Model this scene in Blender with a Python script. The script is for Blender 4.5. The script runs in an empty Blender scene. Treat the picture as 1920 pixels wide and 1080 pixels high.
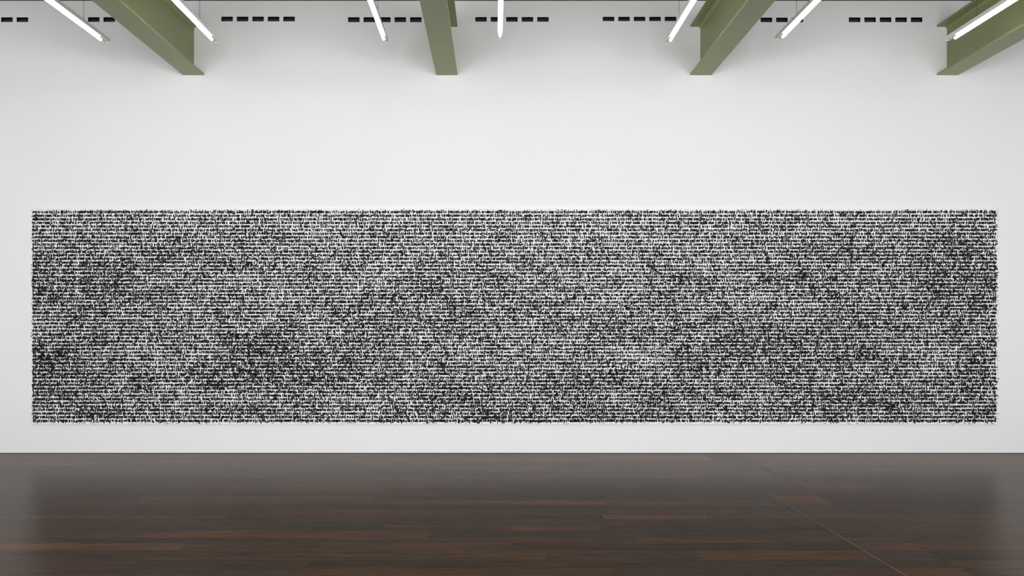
import bpy, math, random
import numpy as np
from mathutils import Vector

random.seed(7)
rng = np.random.default_rng(11)
scene = bpy.context.scene
col = scene.collection

# ------------------------------------------------------------------ camera, light, exposure
LENS = 24.0
FPX = LENS / 36.0 * 1920.0            # 1280 px
PPM = 131.6                           # pixels per metre on the far wall
D = FPX / PPM                         # distance to the far wall
EYE = 232.0 / PPM                     # eye height
CX, CY = 925.0, 618.0                 # principal point of the shifted lens

cam_data = bpy.data.cameras.new('camera')
cam_data.lens = LENS
cam_data.sensor_width = 36.0
cam_data.shift_x = (960.0 - CX) / 1920.0
cam_data.shift_y = (CY - 540.0) / 1920.0
cam = bpy.data.objects.new('camera', cam_data)
cam.location = (0, 0, EYE)
cam.rotation_euler = (math.pi / 2, 0, 0)
col.objects.link(cam)
scene.camera = cam

world = bpy.data.worlds.new('world')
world.use_nodes = True
world.node_tree.nodes['Background'].inputs[0].default_value = (0.6, 0.65, 0.7, 1)
world.node_tree.nodes['Background'].inputs[1].default_value = 0.01
scene.world = world

scene.view_settings.view_transform = 'Standard'
scene.view_settings.look = 'None'
scene.view_settings.exposure = 0.0
scene.view_settings.gamma = 1.0
scene.view_settings.use_curve_mapping = False

TUBE_DOWN = 20.5                      # emission of the lower half of every tube
TUBE_UP = 3.0                         # weaker glow out of the upper half
TUBE_COLOR = (1.0, 0.99, 0.965, 1)

# fill light added to even out the wall, through made-up windows behind the camera
XL, XR = -8.5, 8.9                    # side walls
YB = -7.0                             # wall behind the camera
ADDED_WINDOWS, WIN_W, WIN_Z0, WIN_Z1 = (-5.4, 0.2, 5.8), 4.6, 0.5, 4.6
FILL_LIGHT = 732.0
for p in ADDED_WINDOWS:
    ld = bpy.data.lights.new('fill_light', 'AREA')
    ld.shape = 'RECTANGLE'
    ld.size, ld.size_y = WIN_W, WIN_Z1 - WIN_Z0
    ld.energy = FILL_LIGHT
    ld.color = (0.978, 0.987, 1.0)
    lo = bpy.data.objects.new('fill_light', ld)
    lo.location = (p, YB - 0.25, 0.5 * (WIN_Z0 + WIN_Z1))
    lo.rotation_euler = (math.pi / 2, 0, 0)
    col.objects.link(lo)


def wx(px):                           # pixel column on the far wall -> metres
    return (px - CX) / PPM


def wz(py):                           # pixel row on the far wall -> metres
    return EYE + (CY - py) / PPM


# ------------------------------------------------------------------ materials
def new_mat(name):
    m = bpy.data.materials.new(name)
    m.use_nodes = True
    nt = m.node_tree
    return m, nt, nt.nodes['Principled BSDF']


def simple_mat(name, rgb, rough=0.5, metal=0.0, spec=0.5, noise=0.0, nscale=3.0, bump=0.0, bscale=60.0):
    m, nt, b = new_mat(name)
    b.inputs['Roughness'].default_value = rough
    b.inputs['Metallic'].default_value = metal
    b.inputs['Specular IOR Level'].default_value = spec
    b.inputs['Base Color'].default_value = (*rgb, 1)
    geo = nt.nodes.new('ShaderNodeNewGeometry')
    if noise > 0:
        n = nt.nodes.new('ShaderNodeTexNoise')
        n.inputs['Scale'].default_value = nscale
        n.inputs['Detail'].default_value = 4
        nt.links.new(geo.outputs['Position'], n.inputs['Vector'])
        mr = nt.nodes.new('ShaderNodeMapRange')
        mr.inputs['To Min'].default_value = 1 - noise
        mr.inputs['To Max'].default_value = 1 + noise
        nt.links.new(n.outputs['Fac'], mr.inputs['Value'])
        mx = nt.nodes.new('ShaderNodeMix')
        mx.data_type = 'RGBA'
        mx.blend_type = 'MULTIPLY'
        mx.inputs['Factor'].default_value = 1
        mx.inputs['A'].default_value = (*rgb, 1)
        nt.links.new(mr.outputs['Result'], mx.inputs['B'])
        nt.links.new(mx.outputs['Result'], b.inputs['Base Color'])
    if bump > 0:
        n2 = nt.nodes.new('ShaderNodeTexNoise')
        n2.inputs['Scale'].default_value = bscale
        nt.links.new(geo.outputs['Position'], n2.inputs['Vector'])
        bp = nt.nodes.new('ShaderNodeBump')
        bp.inputs['Strength'].default_value = bump
        bp.inputs['Distance'].default_value = 0.002
        nt.links.new(n2.outputs['Fac'], bp.inputs['Height'])
        nt.links.new(bp.outputs['Normal'], b.inputs['Normal'])
    return m


M_WALL = simple_mat('white_wall_paint', (0.86, 0.865, 0.87), 0.85, noise=0.006, nscale=0.8, bump=0.05, bscale=90)
M_CEIL = simple_mat('dark_timber_ceiling', (0.10, 0.075, 0.06), 0.8, noise=0.5, nscale=9)
M_GAP = simple_mat('painted_shade_and_dark_parts', (0.02, 0.02, 0.02), 0.9)  # near-black: painted shade in the wall-foot gap, also window bars and board joint
M_BEAM = simple_mat('olive_steel_paint', (0.270, 0.294, 0.138), 0.42, noise=0.05, nscale=2.2, bump=0.08, bscale=40)
M_HOUSING = simple_mat('white_lamp_housing', (0.87, 0.86, 0.87), 0.4)
M_HOLDER = simple_mat('tan_lamp_holder', (0.45, 0.25, 0.14), 0.5)
M_WIRE = simple_mat('dark_steel_wire', (0.09, 0.09, 0.09), 0.45, metal=0.6)
M_LINER = simple_mat('black_vent_metal', (0.016, 0.018, 0.019), 0.38)
M_LOUVRE = simple_mat('dark_grey_louvre', (0.05, 0.054, 0.057), 0.35)
M_CANVAS = simple_mat('primed_white_canvas', (0.88, 0.88, 0.875), 0.8, noise=0.015, nscale=30, bump=0.1, bscale=300)
M_MARK = simple_mat('black_oil_stick', (0.0095, 0.0095, 0.0095), 0.6, spec=0.15, noise=0.3, nscale=40, bump=0.3, bscale=150)
M_SMUDGE = simple_mat('black_coal_smudge', (0.015, 0.015, 0.015), 0.7, spec=0.15, noise=0.3, nscale=40)
M_STRIP = simple_mat('dull_bronze_strip', (0.24, 0.20, 0.17), 0.35, metal=0.4)

m, nt, b = new_mat('lit_tube')
b.inputs['Base Color'].default_value = (0.9, 0.9, 0.9, 1)
b.inputs['Emission Color'].default_value = TUBE_COLOR
b.inputs['Emission Strength'].default_value = TUBE_DOWN
M_TUBE = m
m, nt, b = new_mat('lit_tube_back')
b.inputs['Base Color'].default_value = (0.9, 0.9, 0.9, 1)
b.inputs['Emission Color'].default_value = TUBE_COLOR
b.inputs['Emission Strength'].default_value = TUBE_UP
M_TUBE_BACK = m

m, nt, b = new_mat('clear_end_cover')
b.inputs['Base Color'].default_value = (0.93, 0.93, 0.95, 1)
b.inputs['Roughness'].default_value = 0.15
b.inputs['Transmission Weight'].default_value = 0.9
b.inputs['IOR'].default_value = 1.3
M_CLEAR = m


def wood_material(name, planked):
    """dark oiled oak: grain runs along x; the plank tint is the object colour"""
    m, nt, b = new_mat(name)
    L = nt.links.new
    N = nt.nodes.new
    geo = N('ShaderNodeNewGeometry')
    info = N('ShaderNodeObjectInfo')
    off = N('ShaderNodeVectorMath'); off.operation = 'SCALE'
    off.inputs[0].default_value = (37.0, 11.0, 23.0)
    L(info.outputs['Random'], off.inputs['Scale'])
    add = N('ShaderNodeVectorMath'); add.operation = 'ADD'
    L(geo.outputs['Position'], add.inputs[0]); L(off.outputs[0], add.inputs[1])
    st = N('ShaderNodeVectorMath'); st.operation = 'MULTIPLY'
    st.inputs[1].default_value = (0.9, 14.0, 1.0)
    L(add.outputs[0], st.inputs[0])
    n1 = N('ShaderNodeTexNoise'); n1.inputs['Scale'].default_value = 1.6
    n1.inputs['Detail'].default_value = 6; n1.inputs['Roughness'].default_value = 0.6
    L(st.outputs[0], n1.inputs['Vector'])
    st2 = N('ShaderNodeVectorMath'); st2.operation = 'MULTIPLY'
    st2.inputs[1].default_value = (5.0, 95.0, 1.0)
    L(add.outputs[0], st2.inputs[0])
    n2 = N('ShaderNodeTexNoise'); n2.inputs['Scale'].default_value = 1.5
    n2.inputs['Detail'].default_value = 5; n2.inputs['Roughness'].default_value = 0.65
    L(st2.outputs[0], n2.inputs['Vector'])
    # broad colour variation along each board
    n3 = N('ShaderNodeTexNoise'); n3.inputs['Scale'].default_value = 0.9
    n3.inputs['Detail'].default_value = 3
    st3 = N('ShaderNodeVectorMath'); st3.operation = 'MULTIPLY'
    st3.inputs[1].default_value = (0.6, 2.5, 1.0)
    L(add.outputs[0], st3.inputs[0]); L(st3.outputs[0], n3.inputs['Vector'])
    ramp = N('ShaderNodeValToRGB')
    e = ramp.color_ramp.elements
    e[0].position = 0.30; e[0].color = (0.68, 0.69, 0.71, 1)
    e[1].position = 0.72; e[1].color = (1.38, 1.30, 1.2, 1)
    L(n1.outputs['Fac'], ramp.inputs['Fac'])
    ramp3 = N('ShaderNodeValToRGB')
    e = ramp3.color_ramp.elements
    e[0].position = 0.38; e[0].color = (0.85, 0.92, 1.0, 1)
    e[1].position = 0.68; e[1].color = (1.35, 1.1, 0.92, 1)
    L(n3.outputs['Fac'], ramp3.inputs['Fac'])
    ramp2 = N('ShaderNodeValToRGB')
    e = ramp2.color_ramp.elements
    e[0].position = 0.32; e[0].color = (0.62, 0.62, 0.62, 1)
    e[1].position = 0.60; e[1].color = (1.15, 1.15, 1.15, 1)
    L(n2.outputs['Fac'], ramp2.inputs['Fac'])
    cur = info.outputs['Color']
    if planked:                       # the part of the floor out of view: boards as colour only
        br = N('ShaderNodeTexBrick')
        br.inputs['Color1'].default_value = (0.035, 0.026, 0.021, 1)
        br.inputs['Color2'].default_value = (0.055, 0.036, 0.026, 1)
        br.inputs['Mortar'].default_value = (0.01, 0.008, 0.007, 1)
        br.inputs['Scale'].default_value = 1.0
        br.inputs['Brick Width'].default_value = 3.2
        br.inputs['Row Height'].default_value = 0.18
        br.inputs['Mortar Size'].default_value = 0.002
        L(geo.outputs['Position'], br.inputs['Vector'])
        cur = br.outputs['Color']
    for r in (ramp, ramp3, ramp2):
        mx = N('ShaderNodeMix'); mx.data_type = 'RGBA'; mx.blend_type = 'MULTIPLY'
        mx.inputs['Factor'].default_value = 1
        L(cur, mx.inputs['A']); L(r.outputs['Color'], mx.inputs['B'])
        cur = mx.outputs['Result']
    L(cur, b.inputs['Base Color'])
    b.inputs['Roughness'].default_value = 0.24
    b.inputs['Specular IOR Level'].default_value = 0.045
    bp = N('ShaderNodeBump'); bp.inputs['Strength'].default_value = 0.3
    bp.inputs['Distance'].default_value = 0.0025
    L(n2.outputs['Fac'], bp.inputs['Height'])
    L(bp.outputs['Normal'], b.inputs['Normal'])
    return m


M_PLANK = wood_material('dark_oiled_oak', False)
M_FLOOR = wood_material('dark_oiled_oak_floor', True)


# ------------------------------------------------------------------ mesh helpers
class MB:
    def __init__(self):
        self.v, self.f, self.mi = [], [], []

    def add(self, verts, faces, mi=0):
        o = len(self.v)
        self.v += [tuple(p) for p in verts]
        self.f += [tuple(i + o for i in f) for f in faces]
        self.mi += [mi] * len(faces)

    def box(self, x0, x1, y0, y1, z0, z1, mi=0):
        v = [(x, y, z) for z in (z0, z1) for y in (y0, y1) for x in (x0, x1)]
        self.add(v, [(0, 2, 3, 1), (4, 5, 7, 6), (0, 1, 5, 4), (2, 6, 7, 3), (0, 4, 6, 2), (1, 3, 7, 5)], mi)

    def tube(self, p, q, r, n=12, mi=0, caps=True):
        p, q = Vector(p), Vector(q)
        d = (q - p).normalized()
        a = d.orthogonal().normalized()
        c = d.cross(a)
        ring = [a * math.cos(2 * math.pi * i / n) * r + c * math.sin(2 * math.pi * i / n) * r for i in range(n)]
        v = [p + k for k in ring] + [q + k for k in ring]
        f = [(i, (i + 1) % n, n + (i + 1) % n, n + i) for i in range(n)]
        if caps:
            f += [tuple(range(n - 1, -1, -1)), tuple(range(n, 2 * n))]
        self.add(v, f, mi)

    def extrude_y(self, prof, y0, y1, mi=0):
        """closed profile of (x, z), counter-clockwise seen from -y, swept along y"""
        n = len(prof)
        v = [(x, y0, z) for x, z in prof] + [(x, y1, z) for x, z in prof]
        f = [(i, n + i, n + (i + 1) % n, (i + 1) % n) for i in range(n)]
        f += [tuple(range(n)), tuple(range(2 * n - 1, n - 1, -1))]
        self.add(v, f, mi)

    def build(self, name, mats, parent=None, smooth=False, loc=None):
        me = bpy.data.meshes.new(name)
        me.from_pydata(self.v, [], self.f)
        mats = mats if isinstance(mats, (list, tuple)) else [mats]
        for mm in mats:
            me.materials.append(mm)
        me.polygons.foreach_set('material_index', self.mi)
        if smooth:
            me.polygons.foreach_set('use_smooth', [True] * len(self.f))
        me.update()
        o = bpy.data.objects.new(name, me)
        col.objects.link(o)
        if loc is not None:
            o.location = loc
        if parent is not None:
            o.parent = parent
        return o


def thing(name, label, cat, loc, group=None):
    o = bpy.data.objects.new(name, None)
    o.empty_display_size = 0.2
    col.objects.link(o)
    o.location = loc
    o['label'] = label
    o['category'] = cat
    if group:
        o['group'] = group
    return o


def structure(o, label=None):
    o['kind'] = 'structure'
    if label:
        o['label'] = label
    return o


# ------------------------------------------------------------------ room shell
ZC = wz(1.6)                          # ceiling
PLANK_Y0 = 0.452 * D                  # boards are built one by one from here to the far wall

# vents: left edge of the first slot (px), top and bottom (px)
VENTS = [(-85.0, 32.5, 41.2), (165.0, 32.3, 41.0), (415.0, 31.2, 40.0), (652.6, 32.3, 41.5),
         (891.0, 32.0, 40.7), (1130.2, 31.5, 39.6), (1368.0, 33.0, 41.6), (1591.5, 32.6, 41.5)]
SLOT_W, SLOT_P = 21.6, 29.05

WB = 0.006                            # the wall stops just above the boards: shadow gap
wall = MB()
T = 0.30
zlo, zhi = wz(44.0), wz(29.0)


def wq(x0, x1, z0, z1):
    wall.add([(x0, D, z0), (x1, D, z0), (x1, D, z1), (x0, D, z1)], [(0, 1, 2, 3)])


wq(XL, XR, WB, zlo)
wq(XL, XR, zhi, ZC)
x_prev = XL
for (px, t, bt) in VENTS:
    for k in range(5):
        a, c = wx(px + k * SLOT_P), wx(px + k * SLOT_P + SLOT_W)
        wq(x_prev, a, zlo, zhi)
        wq(a, c, zlo, wz(bt))
        wq(a, c, wz(t), zhi)
        x_prev = c
wq(x_prev, XR, zlo, zhi)
# body behind the face
wall.add([(XL, D, WB), (XR, D, WB), (XR, D + T, WB), (XL, D + T, WB)], [(0, 3, 2, 1)])
wall.add([(XL, D + T, 0), (XR, D + T, 0), (XR, D + T, ZC), (XL, D + T, ZC)], [(0, 3, 2, 1)])
structure(wall.build('wall_back', M_WALL), 'plain white gallery wall behind the painting')

g = MB()
g.box(XL, XR, D + 0.012, D + 0.03, -0.02, WB)  # strip coloured near-black to stand for the shade inside the gap
structure(g.build('gap_shade_1', M_GAP), 'dark strip painted as shade in the gap along the foot of the white wall')

w = MB(); w.box(XL - 0.2, XL, YB, D + T, 0, ZC)
structure(w.build('wall_left', M_WALL))
w = MB(); w.box(XR, XR + 0.2, YB, D + T, 0, ZC)
structure(w.build('wall_right', M_WALL))
w = MB()
xs = [XL] + [v for p in ADDED_WINDOWS for v in (p - WIN_W / 2, p + WIN_W / 2)] + [XR]
for i in range(0, len(xs), 2):
    w.box(xs[i], xs[i + 1], YB - 0.2, YB, 0, ZC)
for p in ADDED_WINDOWS:
    w.box(p - WIN_W / 2, p + WIN_W / 2, YB - 0.2, YB, 0, WIN_Z0)
    w.box(p - WIN_W / 2, p + WIN_W / 2, YB - 0.2, YB, WIN_Z1, ZC)
structure(w.build('wall_front', M_WALL))
for i, p in enumerate(ADDED_WINDOWS):       # added frames, unseen behind the camera, in front of the fill lights
    w = MB()
    a, c_ = p - WIN_W / 2, p + WIN_W / 2
    for k in range(4):
        xm = a + 0.03 + (WIN_W - 0.06) * k / 3
        w.box(xm - 0.03, xm + 0.03, YB - 0.14, YB - 0.08, WIN_Z0, WIN_Z1)
    for z in (WIN_Z0 + 0.03, 0.5 * (WIN_Z0 + WIN_Z1), WIN_Z1 - 0.03):
        w.box(a, c_, YB - 0.13, YB - 0.09, z - 0.03, z + 0.03)
    structure(w.build('added_window_%d' % (i + 1), M_GAP))

c = MB()
c.box(XL - 0.2, XR + 0.2, YB - 0.2, D + T, ZC, ZC + 0.2)
structure(c.build('ceiling', M_CEIL), 'dark brown timber ceiling')

f = MB()
f.box(XL - 0.2, XR + 0.2, YB - 0.2, D + T, -0.20, -0.022)
f.box(XL, XR, YB, PLANK_Y0, -0.022, 0.0)
floor = structure(f.build('floor', M_FLOOR), 'dark brown oiled timber floor of long wide boards')

# ------------------------------------------------------------------ floor boards, one by one
SEAM_L, SEAM_R = 2.955, 3.445
DARK = (0.047, 0.0315, 0.020)
MID = (0.058, 0.0365, 0.021)
BROWN = (0.068, 0.040, 0.024)
ORANGE = (0.092, 0.048, 0.026)
BAND = (0.066, 0.040, 0.026)


def plank(x0, x1, y0, y1, tint, first=[True]):
    gp, ch = 0.0002, 0.0005
    a, bb, cc, d = x0 + gp, x1 - gp, y0 + gp, y1 - gp
    o_ = random.uniform(-0.0002, 0.0)
    v = [(a, cc, -0.021), (bb, cc, -0.021), (bb, d, -0.021), (a, d, -0.021),
         (a, cc, o_ - ch), (bb, cc, o_ - ch), (bb, d, o_ - ch), (a, d, o_ - ch),
         (a + ch, cc + ch, o_), (bb - ch, cc + ch, o_), (bb - ch, d - ch, o_), (a + ch, d - ch, o_)]
    fs = [(0, 3, 2, 1), (8, 9, 10, 11)]
    for s in (0, 4):
        fs += [(s + i, s + (i + 1) % 4, s + 4 + (i + 1) % 4, s + 4 + i) for i in range(4)]
    mb = MB(); mb.add(v, fs)
    o = mb.build('plank', M_PLANK, floor)
    o.color = (*tint, 1)
    return o


def row_z(py):                        # depth of a pixel row of the floor
    return D * 232.0 / (py - 618.0)


# row borders: a few read from the photograph, the rest of a regular width
known = [1079.0, 1065.5, 1050.0, 1032.0, 1018.3, 1008.0, 995.3, 984.2, 973.0, 965.5, 955.0]
rows = [PLANK_Y0, 0.4875 * D] + [row_z(p) for p in known]
y = rows[-1]
nleft = round((D - y) / (0.0183 * D))
step = (D - y) / nleft
for i in range(nleft):
    rows.append(y + step * (i + 1) if i < nleft - 1 else D + 0.011)

# boards that stand out in the photograph: (pixel row, x from, x to, tint)
FEATURE = [
    (1070, -200, 560, BROWN), (1025, -100, 340, ORANGE), (1025, 340, 960, BROWN), (1001, 262, 808, ORANGE),
    (1079.5, 60, 900, ORANGE), (969, 1130, 1325, ORANGE), (946, 960, 1137, ORANGE), (946, 700, 960, BROWN),
    (915, 520, 936, BROWN), (895, 960, 1340, ORANGE), (1045, 1310, 1640, BROWN), (852.5, 130, 500, ORANGE),
    (854, 700, 1000, BROWN), (990, 960, 1130, BROWN), (932, 260, 700, BROWN), (960, 500, 820, BROWN),
]
for i in range(len(rows) - 1):
    y0, y1 = rows[i], rows[i + 1]
    ym = 0.5 * (y0 + y1)
    ppm_row = FPX / ym
    feats = []
    for (py, a, c_, tint) in FEATURE:
        yy = row_z(py)
        if y0 <= yy < y1:
            feats.append(((a - CX) / ppm_row, (c_ - CX) / ppm_row, tint))
    feats.sort()
    for (zx0, zx1, zone) in ((XL, SEAM_L - 0.003, 'l'), (SEAM_L + 0.003, SEAM_R - 0.002, 'b'), (SEAM_R + 0.002, XR, 'r')):
        cuts = []                     # list of (x0, x1, tint)
        if zone == 'b':
            r = random.random()
            t = BAND if r < 0.4 else (MID if r < 0.72 else (DARK if r < 0.9 else ORANGE))
            cuts = [(zx0, zx1, t)]
        else:
            x = zx0
            fl = [q for q in feats if q[1] > zx0 + 0.1 and q[0] < zx1 - 0.1] if zone == 'l' else []
            while x < zx1 - 1e-4:
                hit = next((q for q in fl if q[0] <= x + 0.02 < q[1] - 0.01), None)
                if hit:
                    e_ = min(hit[1], zx1)
                    cuts.append((x, e_, hit[2])); x = e_
                    continue
                nxt = min([q[0] for q in fl if q[0] > x + 0.02] + [zx1])
                ln = random.uniform(2.2, 4.6)
                e_ = min(x + ln, nxt)
                if nxt - e_ < 0.9:
                    e_ = nxt
                r = random.random()
                if ym > row_z(885.0):     # the boards along the wall are browner
                    r += 0.55
                t = DARK if r < 0.5 else (MID if r < 0.85 else (BROWN if r < 1.12 else ORANGE))
                cuts.append((x, e_, t)); x = e_
        for (a, c_, t) in cuts:
            k = random.uniform(0.86, 1.14)
            plank(a, c_, y0, y1, (t[0] * k, t[1] * k, t[2] * k))

s = MB()
s.box(SEAM_L - 0.0029, SEAM_L + 0.0029, PLANK_Y0, D, -0.02, 0.0012)
s.build('seam_strip', M_STRIP, floor)['label'] = 'thin pale strip across the boards on the right of the floor'
s = MB()
s.box(SEAM_R - 0.0015, SEAM_R + 0.0015, PLANK_Y0, D, -0.02, -0.0006)
s.build('seam_strip', M_GAP, floor)['label'] = 'dark narrow joint across the boards'

# ------------------------------------------------------------------ steel beams
BEAM_Z0 = wz(141.0)
BEAM_Z1 = wz(50.5) + 0.026


def beam_profile():
    hw, tf, tw, r = 0.152, 0.026, 0.008, 0.040
    h = BEAM_Z1 - BEAM_Z0

    def arc(cx, cz, a0, a1, n=6):
        return [(cx + r * math.cos(math.radians(a0 + (a1 - a0) * i / n)),
                 cz + r * math.sin(math.radians(a0 + (a1 - a0) * i / n))) for i in range(n + 1)]
    e = 0.003
    p = [(-hw + e, 0), (hw - e, 0), (hw, e), (hw, tf - e), (hw - e, tf)]
    p += arc(tw + r, tf + r, 270, 180)
    p += arc(tw + r, h - tf - r, 180, 90)
    p += [(hw - e, h - tf), (hw, h - tf + e), (hw, h - e), (hw - e, h), (-hw + e, h), (-hw, h - e),
          (-hw, h - tf + e), (-hw + e, h - tf)]
    p += arc(-tw - r, h - tf - r, 90, 0)
    p += arc(-tw - r, tf + r, 0, -90)
    p += [(-hw + e, tf), (-hw, tf - e), (-hw, e)]
    return p


BEAMS = [(362.8, 'olive steel beam at the far left, lamps hanging on both its sides'),
         (837.8, 'olive steel beam near the middle of the room, seen almost straight from below'),
         (1314.2, 'olive steel beam right of the middle, rounded web end against the wall'),
         (1776.3, 'olive steel beam at the far right, partly hidden by a lit tube lamp')]
for i, (px, lab) in enumerate(BEAMS):
    t = thing('steel_beam', lab, 'beam', (wx(px), D, BEAM_Z0), 'olive steel beams under the ceiling')
    mb = MB()
    mb.extrude_y(beam_profile(), YB - D + 0.001, -0.001)
    mb.build('beam_section', M_BEAM, t)
    t['kind'] = 'thing'
    if i in (0, 1):                   # small splice clip on the flange edge
        yz = D * 477.0 / (554.0 if i == 0 else 563.0) - D
        xs = 0.152 if i == 0 else -0.152
        for q in (0.0, 0.05):
            mb = MB()
            mb.tube((xs * 0.94, yz + q, -0.004), (xs * 0.94, yz + q, 0.032), 0.007, 8)
            mb.build('bolt', M_BEAM, t)

# ------------------------------------------------------------------ tube lamps on wires
LAMP_H = 3.734                        # housing underside above eye level
HW, HH = 0.031, 0.050
TUBE_DROP, TUBE_R = 0.031, 0.0172
SEG = 1.49

LAMPS = [(202.2, 79.5, 157, 'lit tube lamp at the far left, grey housing side showing, left of the first beam'),
         (406.5, 79.2, 374.5, 'lit tube lamp just right of the leftmost olive beam, crossing its web'),
         (723.4, 78.6, 708.6, 'lit tube lamp crossing a vent, left of the middle olive beam'),
         (937.4, 72.8, None, 'lit tube lamp seen straight on, right of the middle olive beam'),
         (1251.0, 80.6, 1273.5, 'lit tube lamp slanting beside the left side of the third olive beam'),
         (1458.0, 74.0, 1493.5, 'lit tube lamp over the open wall between the third and fourth olive beams'),
         (1775.3, 76.4, None, 'lit tube lamp at the far right, in front of the fourth olive beam web')]


def make_lamp(x, y_end, label, wire_off):
    t = thing('tube_lamp', label, 'lamp', (x, y_end, EYE + LAMP_H), 'lit tube lamps hanging on wires')
    LEN = 10 * SEG + 0.30  # runs lengthened out of view, past the camera, to add light
    # housing: inverted channel with a thin wall
    w_ = 0.003
    prof = [(-HW, 0), (-HW + w_, 0), (-HW + w_, 0.012), (HW - w_, 0.012), (HW - w_, 0), (HW, 0), (HW, HH - 0.004),
            (HW - 0.004, HH), (-HW + 0.004, HH), (-HW, HH - 0.004)]
    mb = MB(); mb.extrude_y(prof, -LEN, 0)
    mb.build('housing', M_HOUSING, t)
    mb = MB()
    mb.add([(-HW, 0.0005, -0.001), (HW, 0.0005, -0.001), (HW, 0.0005, HH + 0.001), (-HW, 0.0005, HH + 0.001),
            (-HW, 0.0035, -0.001), (HW, 0.0035, -0.001), (HW, 0.0035, HH + 0.001), (-HW, 0.0035, HH + 0.001)],
           [(0, 1, 2, 3), (7, 6, 5, 4), (0, 4, 5, 1), (1, 5, 6, 2), (2, 6, 7, 3), (3, 7, 4, 0)])
    mb.build('end_cap', M_HOUSING, t)
    for k in range(10):
        ya = -0.16 - k * SEG
        yb = ya - SEG + 0.03
        n = 16
        mb = MB()
        for i in range(n):
            a0, a1 = 2 * math.pi * i / n, 2 * math.pi * (i + 1) / n
            am = 0.5 * (a0 + a1)
            mi = 0 if math.sin(am) < 0.05 else 1
            p0 = (TUBE_R * math.cos(a0), -TUBE_DROP + TUBE_R * math.sin(a0))
            p1 = (TUBE_R * math.cos(a1), -TUBE_DROP + TUBE_R * math.sin(a1))
            mb.add([(p0[0], ya, p0[1]), (p1[0], ya, p1[1]), (p1[0], yb, p1[1]), (p0[0], yb, p0[1])], [(0, 1, 2, 3)], mi)
        tb = mb.build('tube', [M_TUBE, M_TUBE_BACK], t)
        # a holder at either end of the tube
        for ye in (ya + 0.006, yb - 0.006):
            mb = MB()
            mb.tube((0, ye - 0.006, -TUBE_DROP), (0, ye + 0.006, -TUBE_DROP), TUBE_R * 0.92, 12)
            mb.box(-0.008, 0.008, ye - 0.006, ye + 0.006, -TUBE_DROP + 0.01, 0.013)
            mb.build('lamp_holder', M_HOLDER, t)
    # clear cover past the end of the tube
    mb = MB()
    mb.add([(-0.012, -0.145, -TUBE_DROP - 0.012), (0.012, -0.145, -TUBE_DROP - 0.012), (0.012, -0.145, 0.0), (-0.012, -0.145, 0.0),
            (-0.012, -0.09, -0.008), (0.012, -0.09, -0.008), (0.012, -0.09, 0.0), (-0.012, -0.09, 0.0)],
           [(0, 1, 2, 3), (7, 6, 5, 4), (0, 4, 5, 1), (1, 5, 6, 2), (2, 6, 7, 3), (3, 7, 4, 0)])
    mb.build('end_cover', M_CLEAR, t)
    for yo in [-wire_off - 3.2 * q for q in range(5)]:
        mb = MB()
        top = ZC - EYE - LAMP_H - 0.004
        mb.tube((0, yo, HH - 0.002), (0, yo, top), 0.0022, 6)
        wire = mb.build('wire', M_WIRE, t)
        mb = MB()
        mb.tube((0, yo, HH - 0.001), (0, yo, HH + 0.022), 0.010, 8)
        mb.build('wire_clamp', M_WIRE, wire)
    return t


for (px, py, wpx, lab) in LAMPS:
    r = (618.0 - py) / (LAMP_H * PPM)
    yend = D / r
    x = (px - CX) / PPM / r
    if wpx is not None:
        woff = yend - x * FPX / (wpx - CX)
    else:
        woff = 0.55
    make_lamp(x, yend, lab, woff)

# ------------------------------------------------------------------ wall vents, five slots each
VLAB = ['row of black vent slots left of the first lamp, cut off by the photo border',
        'row of black vent slots partly hidden behind the leftmost olive beam',
        'row of black vent slots in the clear between the leftmost beam and the third lamp',
        'row of black vent slots crossed by a lamp, left of the middle beam',
        'row of black vent slots crossed by the lamp that hangs straight ahead',
        'row of black vent slots between the straight-on lamp and the third beam',
        'row of black vent slots partly hidden behind the third beam and its right lamp',
        'row of black vent slots in the clear, left of the far right beam']
DEP = 0.075
for (px, t_, b_), lab in zip(VENTS, VLAB):
    zc = 0.5 * (wz(t_) + wz(b_))
    hh = 0.5 * (wz(t_) - wz(b_))
    v = thing('wall_vent', lab, 'vent', (wx(px + 2 * SLOT_P + SLOT_W / 2), D, zc), 'rows of five black vent slots high on the wall')
    for k in range(5):
        xc = (k - 2) * SLOT_P / PPM
        hw = SLOT_W / PPM / 2
        mb = MB()
        a, c_ = xc - hw, xc + hw
        q = [(a, 0, -hh), (c_, 0, -hh), (c_, 0, hh), (a, 0, hh), (a, DEP, -hh), (c_, DEP, -hh), (c_, DEP, hh), (a, DEP, hh)]
        mb.add(q, [(0, 4, 5, 1), (1, 5, 6, 2), (2, 6, 7, 3), (3, 7, 4, 0), (4, 7, 6, 5)])
        sl = mb.build('vent_slot', M_LINER, v)
        mb = MB()
        e = 0.004
        mb.add([(a + e, 0.030, hh * 0.45), (c_ - e, 0.030, hh * 0.45), (c_ - e, 0.062, -hh * 0.15), (a + e, 0.062, -hh * 0.15),
                (a + e, 0.030, hh * 0.52), (c_ - e, 0.030, hh * 0.52), (c_ - e, 0.062, -hh * 0.08), (a + e, 0.062, -hh * 0.08)],
               [(0, 3, 2, 1), (4, 5, 6, 7), (0, 1, 5, 4), (1, 2, 6, 5), (2, 3, 7, 6), (3, 0, 4, 7)])
        mb.build('louvre', M_LOUVRE, sl)

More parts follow.
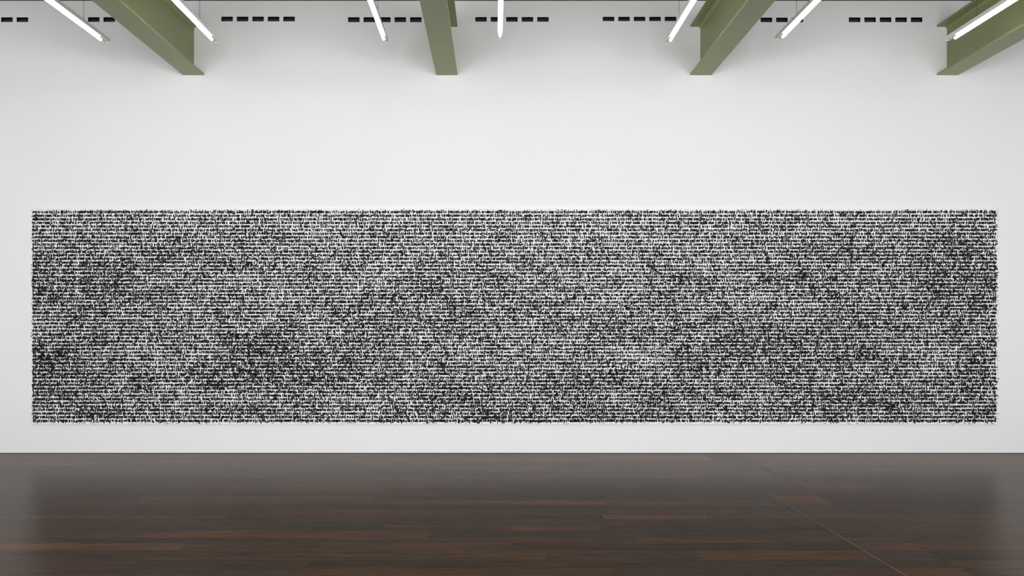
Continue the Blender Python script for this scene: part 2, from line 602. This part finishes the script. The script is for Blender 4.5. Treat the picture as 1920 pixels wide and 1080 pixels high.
# ------------------------------------------------------------------ the painting: two joined canvases under rows of black marks
PX0, PX1, PY0, PY1 = 61.5, 1869.5, 392.2, 795.6
DEPTH = 0.040
pc = 0.5 * (PX0 + PX1)
painting = thing('painting', 'very long white canvas covered edge to edge with rows of illegible black marks', 'painting',
                 (wx(pc), D, wz(PY1)))
OX, OZ = wx(pc), wz(PY1)
for (a, c_) in ((PX0, 965.3), (965.7, PX1)):
    x0, x1, z1 = wx(a) - OX, wx(c_) - OX, wz(PY0) - OZ
    e = 0.004
    mb = MB()
    v = [(x0, -0.001, 0), (x1, -0.001, 0), (x1, -0.001, z1), (x0, -0.001, z1),
         (x0, -DEPTH + e, 0), (x1, -DEPTH + e, 0), (x1, -DEPTH + e, z1), (x0, -DEPTH + e, z1),
         (x0 + e, -DEPTH, e), (x1 - e, -DEPTH, e), (x1 - e, -DEPTH, z1 - e), (x0 + e, -DEPTH, z1 - e)]
    fs = [(0, 1, 2, 3), (11, 10, 9, 8)]
    fs = [(0, 3, 2, 1)[::-1], (8, 9, 10, 11)]
    for s_ in (0, 4):
        fs += [(s_ + (i + 1) % 4, s_ + i, s_ + 4 + i, s_ + 4 + (i + 1) % 4)[::-1] for i in range(4)]
    mb.add(v, fs)
    mb.build('canvas_panel', M_CANVAS, painting)


# low-frequency density of the smudging (value noise on the canvas)
NX, NY = 46, 16
coarse = rng.random((NY, NX))
coarse2 = rng.random((NY * 3, NX * 3))


def bil(grid, u, v):
    h, w_ = grid.shape
    fx, fy = np.clip(u, 0, 0.9999) * (w_ - 1), np.clip(v, 0, 0.9999) * (h - 1)
    ix, iy = fx.astype(int), fy.astype(int)
    tx, ty = fx - ix, fy - iy
    tx, ty = tx * tx * (3 - 2 * tx), ty * ty * (3 - 2 * ty)
    return ((grid[iy, ix] * (1 - tx) + grid[iy, ix + 1] * tx) * (1 - ty)
            + (grid[iy + 1, ix] * (1 - tx) + grid[iy + 1, ix + 1] * tx) * ty)


# denser clouds seen in the photograph: (px, py, radius x, radius y, amount)
CLOUDS = [(190, 545, 110, 45, 0.5), (480, 665, 70, 50, 0.6), (540, 690, 160, 40, 0.35), (880, 740, 190, 45, 0.5),
          (1000, 785, 140, 25, 0.4), (1810, 545, 90, 70, 0.55), (1480, 650, 120, 60, 0.4), (1300, 720, 180, 50, 0.3),
          (1720, 740, 160, 50, 0.35), (780, 620, 120, 50, 0.3), (1150, 600, 130, 40, 0.3), (100, 680, 80, 50, 0.45),
          (330, 470, 160, 40, 0.2), (1650, 480, 200, 50, 0.25), (430, 580, 120, 40, 0.25), (200, 740, 160, 40, 0.3)]


def density(px, py):
    px, py = np.asarray(px, float), np.asarray(py, float)
    u, v = (px - PX0) / (PX1 - PX0), (py - PY0) / (PY1 - PY0)
    d = 0.28 + 0.55 * bil(coarse, u, v) * np.clip(0.25 + v * 3.0, 0, 1) + 0.25 * (bil(coarse2, u, v) - 0.5)
    for (cx, cy, rx, ry, am) in CLOUDS:
        d = d + am * 0.7 * np.exp(-((px - cx) / rx) ** 2 - ((py - cy) / ry) ** 2)
    return np.clip(d, 0, 1)


def prisms(quads, relief, name, mat, parent):
    """quads: (n, k, 2) pixel corners, clockwise on screen; each becomes a thin raised patch on the canvas"""
    n, k, _ = quads.shape
    X = (quads[..., 0] - CX) / PPM - OX
    Z = EYE + (CY - quads[..., 1]) / PPM - OZ
    rel = np.broadcast_to(np.asarray(relief).reshape(-1, 1), (n, k))
    front = np.stack([X, -DEPTH - rel, Z], -1)
    back = np.stack([X, np.full_like(X, -DEPTH + 0.0005), Z], -1)
    verts = np.concatenate([front, back], 1).reshape(-1, 3)
    base = (np.arange(n) * 2 * k)[:, None]
    me = bpy.data.meshes.new(name)
    nv = len(verts)
    ftop = (base + np.arange(k)[None, ::-1])                      # front cap
    i = np.arange(k); j = (i + 1) % k
    side = np.stack([i, j, j + k, i + k], -1)                     # (k, 4)
    sides = (base[:, :, None] + side[None]).reshape(-1)
    loops = np.concatenate([ftop.reshape(-1), sides])
    starts = np.concatenate([np.arange(n) * k, n * k + np.arange(n * k) * 4])
    me.vertices.add(nv); me.vertices.foreach_set('co', verts.astype(np.float32).ravel())
    me.loops.add(len(loops)); me.loops.foreach_set('vertex_index', loops.astype(np.int32))
    me.polygons.add(len(starts)); me.polygons.foreach_set('loop_start', starts.astype(np.int32))
    me.update(calc_edges=True)
    me.materials.append(mat)
    o = bpy.data.objects.new(name, me)
    col.objects.link(o)
    o.parent = parent
    return o


def bar(x0, y0, x1, y1, w_):
    """a stroke from (x0,y0) to (x1,y1) of width w_, as a jittered quad"""
    dx, dy = x1 - x0, y1 - y0
    L_ = math.hypot(dx, dy) + 1e-6
    nx, ny = -dy / L_ * w_ / 2, dx / L_ * w_ / 2
    j = lambda: random.uniform(-0.22, 0.22)
    return [(x0 + nx + j(), y0 + ny + j()), (x0 - nx + j(), y0 - ny + j()),
            (x1 - nx + j(), y1 - ny + j()), (x1 + nx + j(), y1 + ny + j())]


ROWS = 59
PITCH = (788.2 - 398.6) / (ROWS - 1)
for rI in range(ROWS):
    yc = 398.6 + rI * PITCH
    quads = []
    x = 64.8
    xe = 1864.5
    left = random.randint(2, 9)
    grid = np.arange(60, 1876, 12.0)
    dens = density(grid, np.full_like(grid, yc))
    wob = random.uniform(0, 6.28)
    while x < xe - 2.0:
        dn = float(dens[min(int((x - 60) / 12), len(dens) - 1)])
        wd = random.uniform(2.3, 4.3)
        if random.random() < 0.12:
            wd += 1.3
        if x + wd > xe:
            wd = xe - x
        top, bot = yc - 2.15, yc + 2.3
        sw = 1.5 + 0.75 * dn + random.uniform(-0.15, 0.3)
        yo = 0.25 * math.sin(x * 0.02 + wob)
        top += yo; bot += yo
        asc = top - 1.7 if random.random() < 0.24 else top
        des = bot + 1.6 if random.random() < 0.09 else bot
        kind = random.random()
        xl, xr_ = x + sw * 0.45, x + wd - sw * 0.45
        if kind < 0.2:                               # narrow upright with feet
            xm = 0.5 * (xl + xr_)
            quads.append(bar(xm, asc, xm, des, sw * 1.15))
            quads.append(bar(xl, bot - 0.4, xr_, bot - 0.4, 1.2))
        elif kind < 0.55:                            # closed bowl
            quads.append(bar(xl, asc if random.random() < .6 else top, xl, bot, sw))
            quads.append(bar(xr_, top if random.random() < .6 else asc, xr_, des, sw * 0.9))
            quads.append(bar(xl, top + 0.5, xr_, top + 0.5, 1.3))
            if random.random() < 0.7:
                quads.append(bar(xl, bot - 0.5, xr_, bot - 0.5, 1.3))
        elif kind < 0.78:                            # open arch or bowl
            quads.append(bar(xl, asc, xl, bot, sw))
            yy = top + 0.5 if random.random() < 0.6 else bot - 0.5
            quads.append(bar(xl, yy, xr_, yy, 1.3))
            ym = 0.5 * (top + bot)
            quads.append(bar(xr_, yy, xr_, ym, sw * 0.9))
            if random.random() < 0.5:
                quads.append(bar(xl, ym, xr_, ym + 0.3, 1.2))
        elif kind < 0.92:                            # crossing slants
            quads.append(bar(xl, top, xr_, bot, sw))
            if random.random() < 0.7:
                quads.append(bar(xr_, top, 0.5 * (xl + xr_), des, sw * 0.75))
        else:                                        # clotted lump
            quads.append(bar(xl, yc, xr_ + 0.8, yc + random.uniform(-0.6, 0.6), random.uniform(2.4, 4.2)))
        if random.random() < 0.32 + 0.75 * dn:       # pigment clogs the inside of the mark
            quads.append(bar(xl, yc + random.uniform(-0.8, 0.8), xr_ + 0.4, yc + random.uniform(-0.8, 0.8), random.uniform(1.2, 2.6)))
        x += wd + random.uniform(-0.1, 0.45)
        left -= 1
        if left <= 0:
            if random.random() < 0.09:
                quads.append(bar(x, bot - 0.5, x + 1.0, bot + 0.2, 1.1)); x += 1.0
            gap = random.uniform(1.2, 2.3) * (1.0 - 0.55 * dn)
            if random.random() < 0.6 * dn:
                quads.append(bar(x - 0.5, yc + random.uniform(-1.2, 1.5), x + gap + 0.5, yc + random.uniform(-1.2, 1.5), random.uniform(1.0, 2.4)))
            x += gap
            left = random.choice((1, 2, 2, 3, 3, 4, 4, 5, 6, 7, 8, 9))
    q = np.array(quads, float)
    rel = 0.0012 + 0.0022 * rng.random(len(q))
    prisms(q, rel, 'mark_row', M_MARK, painting)

# smeared pigment between the rows
NB = 76000
bx = rng.uniform(64, 1866, NB)
by = rng.uniform(395, 792, NB)
keep = rng.random(NB) < np.clip(density(bx, by) * 1.15 - 0.06, 0.02, 1)
bx, by = bx[keep], by[keep]
n = len(bx)
ang = np.sort(rng.random((n, 6)) * 0.9, axis=1) + np.arange(6)[None] * 1.0
ang = ang / 6.9 * 2 * np.pi
size = 0.42 + 1.0 * rng.random((n, 1)) ** 2.2 + 0.35 * density(bx, by)[:, None]
rad = size * rng.uniform(0.6, 1.25, (n, 6))
ex = 1 + 1.1 * rng.random((n, 1))
rot = rng.normal(0, 0.7, (n, 1))
lx, ly = rad * np.cos(ang) * ex, rad * np.sin(ang)
qx = bx[:, None] + lx * np.cos(rot) - ly * np.sin(rot)
qy = by[:, None] + lx * np.sin(rot) + ly * np.cos(rot)
sm = prisms(np.stack([qx, qy], -1)[:, ::-1], 0.0006 + 0.0012 * rng.random(n), 'smudges', M_SMUDGE, painting)
sm['kind'] = 'stuff'

# specks along the bare border of the canvas
NS = 1500
side = rng.random(NS)
sx = np.where(side < 0.12, rng.uniform(62.3, 64.5, NS), np.where(side < 0.24, rng.uniform(1865.5, 1869, NS), rng.uniform(63, 1868, NS)))
sy = np.where(side < 0.24, rng.uniform(394, 793, NS), np.where(side < 0.5, 392.9 + rng.random(NS) ** 0.7 * 1.9, rng.uniform(791.2, 794.6, NS)))
ang = (np.arange(5)[None] + rng.random((NS, 5)) * 0.6) / 5 * 2 * np.pi
rad = (0.2 + 0.75 * rng.random((NS, 1)) ** 2) * rng.uniform(0.6, 1.2, (NS, 5))
qx = sx[:, None] + rad * np.cos(ang) * 1.5
qy = np.clip(sy[:, None] + rad * np.sin(ang), 392.6, 795.2)
sp = prisms(np.stack([qx, qy], -1)[:, ::-1], 0.0005 + 0.0005 * rng.random(NS), 'specks', M_SMUDGE, painting)
sp['kind'] = 'stuff'
